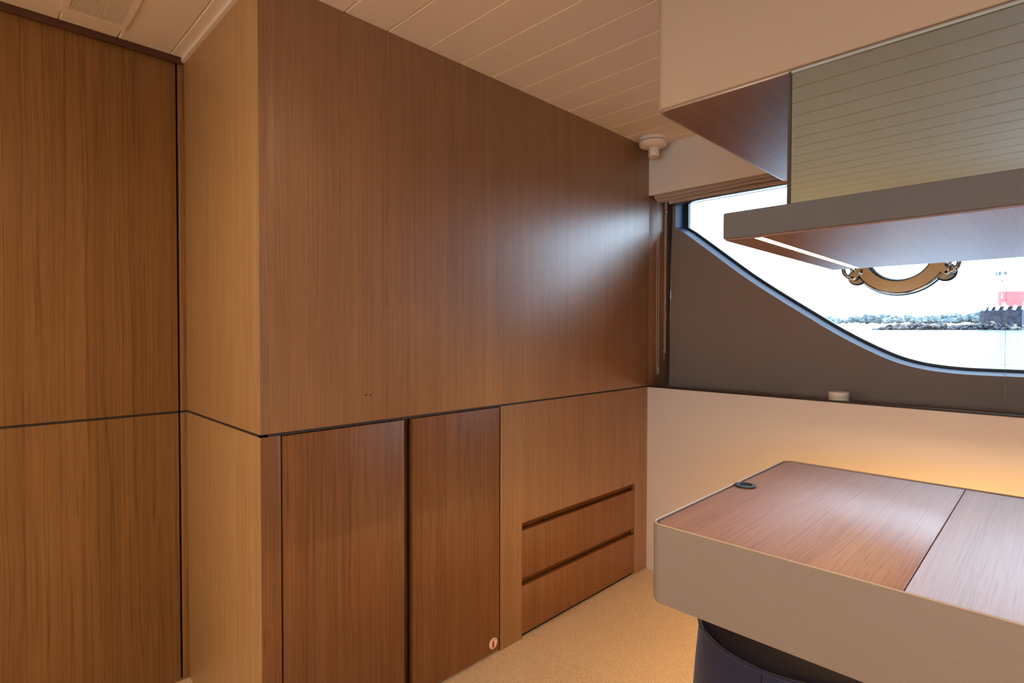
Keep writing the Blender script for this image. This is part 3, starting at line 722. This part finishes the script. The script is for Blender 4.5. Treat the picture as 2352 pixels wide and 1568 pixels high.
def latch(ang, flip):
    a = math.radians(ang); cy, cz = PY + (RO + .0075) * math.cos(a), PZ + (RO + .0075) * math.sin(a)
    rd = Vector((0, math.cos(a), math.sin(a))); tg = Vector((0, -math.sin(a), math.cos(a)))
    # lobed base plate on the outer rim
    l = lathe('hinge_lug', [(0, .003), (.030, .003), (.032, .001), (.032, -.007), (.029, -.010), (0, -.010)], (PX, cy - rd.y * .004, cz - rd.z * .004), chrome_d, po, n=40, axis='x')
    lathe('lug_seal', [(.0, .004), (.0345, .004), (.0345, .012), (0, .012)], (PX, cy - rd.y * .004, cz - rd.z * .004), gasket, po, n=40, axis='x')
    # pointed clamp dog reaching over the ring
    c0 = Vector((PX - .040, cy, cz)) + rd * .004
    inw = (-rd * .93 + tg * (.36 * flip)).normalized(); per = Vector((0, -inw.z, inw.y))
    pts = []
    for s, wd in ((-.012, .004), (-.010, .009), (0, .0125), (.012, .012), (.026, .0098), (.036, .006), (.041, .001)):
        pts.append((s, wd))
    outl = [c0 + inw * s + per * wd for s, wd in pts] + [c0 + inw * s - per * wd for s, wd in pts[::-1]]
    n_ = len(outl); vs = [tuple(p_) for p_ in outl] + [(p_.x + .014, p_.y, p_.z) for p_ in outl]
    fs = [tuple(range(n_)), tuple(range(n_, 2 * n_))[::-1]] + [(i, n_ + i, n_ + (i + 1) % n_, (i + 1) % n_) for i in range(n_)]
    bm = bmesh.new(); bv = [bm.verts.new(v) for v in vs]
    for f in fs: bm.faces.new([bv[i] for i in f])
    bmesh.ops.recalc_face_normals(bm, faces=bm.faces[:])
    bmesh.ops.bevel(bm, geom=[e for e in bm.edges if abs(e.verts[0].co.x - e.verts[1].co.x) < 1e-6 and e.verts[0].co.x < PX - .03], offset=.002, segments=2, affect='EDGES')
    from_bm('clamp_dog', bm, chrome, po, angle=40)
    lathe('clamp_knob', [(0, -.048), (.0045, -.048), (.0045, -.051), (.0078, -.051), (.0085, -.049), (.0085, -.039), (0, -.039)], (PX, c0.y, c0.z), chrome, po, n=28, axis='x')
    lathe('knob_socket', [(0, -.0485), (.0044, -.0485), (.0044, -.0482)], (PX, c0.y, c0.z), black, po, n=16, axis='x')
    # bent handle rising from the lug
    h = [Vector((PX - .032, c0.y, c0.z)) + rd * .004, Vector((PX - .034, c0.y, c0.z)) + rd * .013 + tg * (.012 * flip), Vector((PX - .034, c0.y, c0.z)) + rd * .017 + tg * (.032 * flip), Vector((PX - .030, c0.y, c0.z)) + rd * .008 + tg * (.062 * flip)]
    hs = []
    for i in range(len(h) - 1):
        p0, p1, p2, p3 = [h[min(max(j, 0), len(h) - 1)] for j in (i - 1, i, i + 1, i + 2)]
        for q in range(5):
            s = q / 5; hs.append(0.5 * ((2 * p1) + (p2 - p0) * s + (2 * p0 - 5 * p1 + 4 * p2 - p3) * s * s + (3 * p1 - p0 - 3 * p2 + p3) * s ** 3))
    hs.append(h[-1])
    tube('clamp_handle', hs, .0078, chrome, po, n=10)
    tube('clamp_pin', [Vector((PX - .040, c0.y, c0.z)) , Vector((PX - .008, c0.y, c0.z))], .006, chrome_d, po, n=12)
    tube('hinge_arm', [Vector((PX - .026, c0.y, c0.z)) - rd * .006 + tg * (.012 * flip), Vector((PX - .026, c0.y, c0.z)) - rd * .012 + tg * (.050 * flip)], .0055, chrome, po, n=10)
latch(180 + 30.5, -1)    # right hand clamp as seen (towards -y)
latch(-30.5, 1)          # left hand clamp as seen (towards +y)

# ---- added ceiling lights behind the camera, unseen, for warm fill
for i, (x, y) in enumerate(LAMPS):
    d = thing('added_downlight', (x, y, CZ - .004), 'small round added ceiling light, unseen behind the view', 'added_downlight', 'added ceiling lights')
    lathe('bezel', [(.030, .0015), (.030, -.003), (.040, -.003), (.043, .0), (.030, .0015)], (x, y, CZ - .001), chrome_d, d, n=32)
    lathe('lens', [(0, .0), (.030, .0), (.030, -.001), (0, -.001)], (x, y, CZ - .001), lens_m, d, n=24)
    L = bpy.data.lights.new('added_downlight_lamp', 'SPOT'); L.energy = LAMP_W; L.color = WARM; L.shadow_soft_size = .05
    L.spot_size = math.radians(165); L.spot_blend = 1.0
    lo = bpy.data.objects.new('added_downlight_lamp', L); COL.objects.link(lo); lo.parent = d; lo.location = (0, 0, -.012)

# ---- added bedside lamps behind the camera, unseen, for warm fill
shade_m = simple('added_lit_shade', (0.8, 0.65, 0.45), 0.8, emit=(1.0, 0.77, 0.48), estr=SHADE_GLOW)
for lx, ly, where in ((-2.25, 1.35, 'by the left wall'), (-2.25, -1.20, 'away from the left wall')):
    nsd = thing('nightstand', (lx, ly, 0), 'teak nightstand behind the view, ' + where, 'nightstand')
    box('body', (lx - .22, lx + .22), (ly - .25, ly + .25), (.04, .50), wood_left, nsd, bevel=.004)
    box('plinth', (lx - .19, lx + .19), (ly - .22, ly + .22), (0, .04), inlay, nsd)
    box('drawer_front', (lx + .2201, lx + .236), (ly - .24, ly + .24), (.27, .49), wood_door, nsd, bevel=.002)
    lmp = thing('added_bedside_lamp', (lx, ly, .50), 'added lit bedside lamp, unseen behind the view, ' + where, 'lamp')
    lathe('lamp_base', [(0, .5), (.08, .5), (.085, .51), (.08, .525), (.02, .54), (.014, .56), (.014, .86), (0, .86)], (lx, ly, 0), chrome_d, lmp, n=28)
    lathe('lamp_shade', [(.17, .80), (.13, 1.06)], (lx, ly, 0), shade_m, lmp, n=36)
    lmp.children[-1] if lmp.children else None

# ================================================================== outside
# the boat lies with a slight list: the water plane rises gently away from the hull
TILT, SEA0 = 0.0106, -0.42
def dirpx(px):
    d = fw + rt * ((px - 1176) / F_PX); d.z = 0
    return d.normalized()
AX = dirpx(2150)
def seaz(p): return SEA0 + TILT * (p.x * AX.x + p.y * AX.y)
def ext(px, dist, h=0.0):
    d = dirpx(px); p_ = d * dist; p_.z = seaz(p_) + h; return p_
side = Vector((-AX.y, AX.x, 0))
water = bpy.data.materials.new('sea_water'); t, b = nt(water)
b.inputs['Base Color'].default_value = (0.10, 0.17, 0.22, 1); b.inputs['Roughness'].default_value = 0.08
tc = node(t, 'ShaderNodeTexCoord'); mp = node(t, 'ShaderNodeMapping'); mp.inputs['Scale'].default_value = (1.1, .35, 1)
mp.inputs['Rotation'].default_value = (0, 0, -math.atan2(AX.y, AX.x))
t.links.new(tc.outputs['Object'], mp.inputs['Vector'])
n1 = node(t, 'ShaderNodeTexNoise', Scale=0.9, Detail=5.0, Roughness=.6); t.links.new(mp.outputs[0], n1.inputs['Vector'])
bp = node(t, 'ShaderNodeBump', Strength=1.0, Distance=0.5); t.links.new(n1.outputs['Fac'], bp.inputs['Height']); t.links.new(bp.outputs[0], b.inputs['Normal'])
vs = []
for dd, ww in ((3.2, 60), (60, 300), (400, 900), (1400, 2500)):
    for s in (-1, 1):
        p_ = AX * dd + side * (ww * s); p_.z = seaz(p_); vs.append(p_)
# keep the near edge clear of the hull: it starts just outboard
vs[0] = Vector((XG + .6, 60, 0)); vs[0].z = seaz(vs[0]); vs[1] = Vector((XG + .6, -60, 0)); vs[1].z = seaz(vs[1])
vs[0], vs[1] = vs[1], vs[0]
sea = mk('sea', vs, [(0, 1, 3, 2), (2, 3, 5, 4), (4, 5, 7, 6)], water, origin=(0, 0, SEA0)); tag(sea, 'pale rippled sea filling the lower window', 'sea', kind='stuff')

def blob(bm, c, r, rnd, flat=1.0, sub=2):
    res = bmesh.ops.create_icosphere(bm, subdivisions=sub, radius=1.0)
    for v in res['verts']:
        k_ = 1 + rnd * (random.random() - .5) * 2
        v.co = Vector(c) + Vector((v.co.x * r * k_, v.co.y * r * k_, v.co.z * r * k_ * flat))
# ---- breakwater of rocks
rockm = fabric('backlit_rock', (0.018, 0.022, 0.030), 0.55, 1.2, .7, .5, .2, spec=.5)  # rock colour darkened towards navy to look backlit
rockl = fabric('sun_flecked_rock', (0.16, 0.14, 0.12), 0.8, 1.0, .4, .5, .2)  # paler rocks stand in for sun highlights on the breakwater
bw = thing('breakwater', tuple(ext(2200, 200, -.5)), 'low dark rock breakwater at the foot of the lighthouse', 'breakwater')
bmD = bmesh.new(); bmL = bmesh.new()
for i in range(900):
    px = 2006 + 420 * random.random()
    lift = min(1.0, (px - 2004) / 40) * (1 + .25 * math.sin(px * .045))
    dist = 200 + random.uniform(-4, 4); hmax = 1.9 * lift * (1 - abs(dist - 200) / 7)
    h = random.uniform(-.3, max(.1, hmax)); r_ = random.uniform(.35, .75)
    tgt = bmL if (random.random() < .25 and h > .6 * hmax) or (px > 2320 and random.random() < .6) else bmD
    blob(tgt, ext(px, dist, h), r_, .28, .75, 1)
o = from_bm('rock', bmD, rockm, bw); o['kind'] = 'stuff'
o = from_bm('pale_rock', bmL, rockl, bw); o['kind'] = 'stuff'
# ---- lighthouse
LD = 208.0; MPP = LD / F_PX * 1.0   # metres per pixel straight ahead; off-axis the ground distance is used
def rad(pxw, px): # half width in px -> metres at that bearing
    cosb = dirpx(px).dot(Vector((fw.x, fw.y, 0)).normalized()); return pxw * LD * cosb / F_PX * cosb
def zof(py, px):  # height (world z) of a pixel row at lighthouse distance
    d = (fw + rt * ((px - 1176) / F_PX) - up * ((py - 784) / F_PX)); s = LD / math.hypot(d.x, d.y); return EYE + d.z * s
lh_c = ext(2322, LD); zb = lh_c.z
lh = thing('lighthouse', tuple(lh_c), 'red and white lighthouse on a dark stone base beyond the breakwater', 'lighthouse')
stone = fabric('dark_stone', (0.022, 0.024, 0.036), 0.8, 1.5, .5, .5, .1)
redm = simple('red_paint', (0.70, 0.105, 0.10), 0.5); whm = simple('white_paint', (0.85, 0.85, 0.85), 0.5); winm = simple('dark_window', (0.05, 0.08, 0.12), .2)
cb = ext(2331, LD)
lathe('stone_base', [(rad(88, 2331), zb - .5), (rad(86, 2331), zof(716, 2331)), (rad(84, 2331), zof(713, 2331)), (0, zof(713, 2331))], (cb.x, cb.y, 0), stone, lh, n=40)
lathe('parapet', [(rad(80, 2331), zof(713, 2331)), (rad(80, 2331), zof(705, 2331)), (rad(77, 2331), zof(705, 2331)), (rad(77, 2331), zof(713, 2331))], (cb.x, cb.y, 0), stone, lh, n=40, closed=True)
for i in range(26):
    a = 2 * math.pi * i / 26 ; r_ = rad(84, 2331); a2 = a + .06
    p0 = Vector((cb.x + r_ * math.cos(a), cb.y + r_ * math.sin(a), zof(713.5, 2331))); p1 = Vector((cb.x + r_ * math.cos(a2), cb.y + r_ * math.sin(a2), zof(702.5, 2331)))
    tube('rail_post', [p0, p1], .45, whm, lh, n=6)
lathe('red_drum', [(rad(33, 2320), zof(714, 2320)), (rad(33, 2320), zof(670, 2320)), (0, zof(670, 2320))], (lh_c.x, lh_c.y, 0), redm, lh, n=40)
tw = ext(2300, LD)
lathe('white_tower', [(rad(15, 2300), zof(671, 2300)), (rad(12.5, 2300), zof(650, 2300)), (rad(13, 2300), zof(645, 2300)), (rad(21, 2300), zof(639, 2300)), (rad(21, 2300), zof(636.5, 2300)), (0, zof(636.5, 2300))], (tw.x, tw.y, 0), whm, lh, n=32)
lathe('lantern_room', [(rad(17, 2300), zof(636.5, 2300)), (rad(17, 2300), zof(624, 2300)), (rad(10, 2300), zof(619, 2300)), (0, zof(617, 2300))], (tw.x, tw.y, 0), whm, lh, n=32)
vd = -dirpx(2300); vside = Vector((-vd.y, vd.x, 0))
def pane_at(px, py, wpx, hpx, R_, ctr, mat, name):
    cpx = {id(tw): 2300, id(lh_c): 2320}[id(ctr)]
    off = rad(px - cpx, cpx); off = max(-R_ * .97, min(R_ * .97, off))
    s_ = rt.copy(); s_.z = 0; s_.normalize()
    sdir = (s_ - vd * s_.dot(vd)).normalized()
    nrm = (sdir * off + vd * math.sqrt(max(0, R_ * R_ - off * off))) / R_
    tang = Vector((-nrm.y, nrm.x, 0))
    c = Vector((ctr.x, ctr.y, zof(py, px))) + nrm * (R_ + .02)
    w_, h_ = rad(wpx / 2, px), abs(zof(py + hpx / 2, px) - zof(py - hpx / 2, px)) / 2
    vs = [c + tang * a * w_ + Vector((0, 0, b_ * h_)) + nrm * n_ for n_ in (-.15, .06) for a, b_ in ((-1, -1), (1, -1), (1, 1), (-1, 1))]
    mk(name, vs, [(0, 1, 2, 3), (4, 5, 6, 7), (0, 1, 5, 4), (1, 2, 6, 5), (2, 3, 7, 6), (3, 0, 4, 7)], mat, lh)
for px, py, w_, h_ in ((2286, 630, 5, 8), (2293.5, 629, 6, 8), (2306, 628, 5, 7)):
    pane_at(px, py, w_, h_, rad(17, 2300), tw, winm, 'window')
pane_at(2299.5, 644.5, 3, 3, rad(14, 2300), tw, winm, 'window')
pane_at(2298, 681, 5, 11, rad(33, 2320), lh_c, whm, 'shutter'); pane_at(2302, 700, 10, 10, rad(33, 2320), lh_c, whm, 'door')
# ---- far shore with trees
leafs = [fabric('hazed_leaves_%d' % i, c, .9, .3, .4, .2, .1) for i, c in enumerate(((0.12, 0.155, 0.165), (0.16, 0.20, 0.205), (0.20, 0.24, 0.245)))]  # distance haze mixed into the leaf colours, paler and bluer
sh_m = fabric('pale_shore', (0.32, 0.30, 0.26), .9, .1, .3, .2, .1)
pts_f = []; vs = []; fs = []
for i in range(60):
    px = 1780 + 680 * i / 59; d_ = 760
    hh = 2.4 + .8 * math.sin(i * 1.7)
    a = ext(px, d_, -1); b_ = ext(px, d_ + 3, hh); c_ = ext(px, d_ + 90, hh + 1)
    vs += [a, b_, c_]
for i in range(59):
    for q in (0, 1): fs.append((i * 3 + q, i * 3 + q + 1, i * 3 + q + 4, i * 3 + q + 3))
shore = mk('far_shore', vs, fs, sh_m); struct(shore, 'low pale shoreline far across the water')
tk = simple('trunk', (.08, .07, .06), .9)
px = 1893
i = 0
while px < 2262:
    d_ = 800 + random.uniform(-20, 40)
    size = random.uniform(5.0, 8.5) * (0.8 if px < 1960 else 1.0)
    base = ext(px, d_, 2.5)
    kind = 2 if px < 1960 else random.choice((0, 1, 1, 2))
    tr_ = thing('tree', tuple(base), 'hazy blue-green tree on the far shore', 'tree', 'trees on the far shore')
    bm = bmesh.new()
    for q in range(6):
        blob(bm, base + Vector((random.uniform(-.7, .7) * size, random.uniform(-.9, .9) * size, size * random.uniform(.4, 1.15))), size * random.uniform(.4, .7), .22, .85, 3)
    from_bm('crown', bm, leafs[kind], tr_)
    lathe('trunk', [(.6, -1.5), (.45, size * .7)], tuple(base), tk, tr_, n=8)
    px += random.uniform(12, 22); i += 1
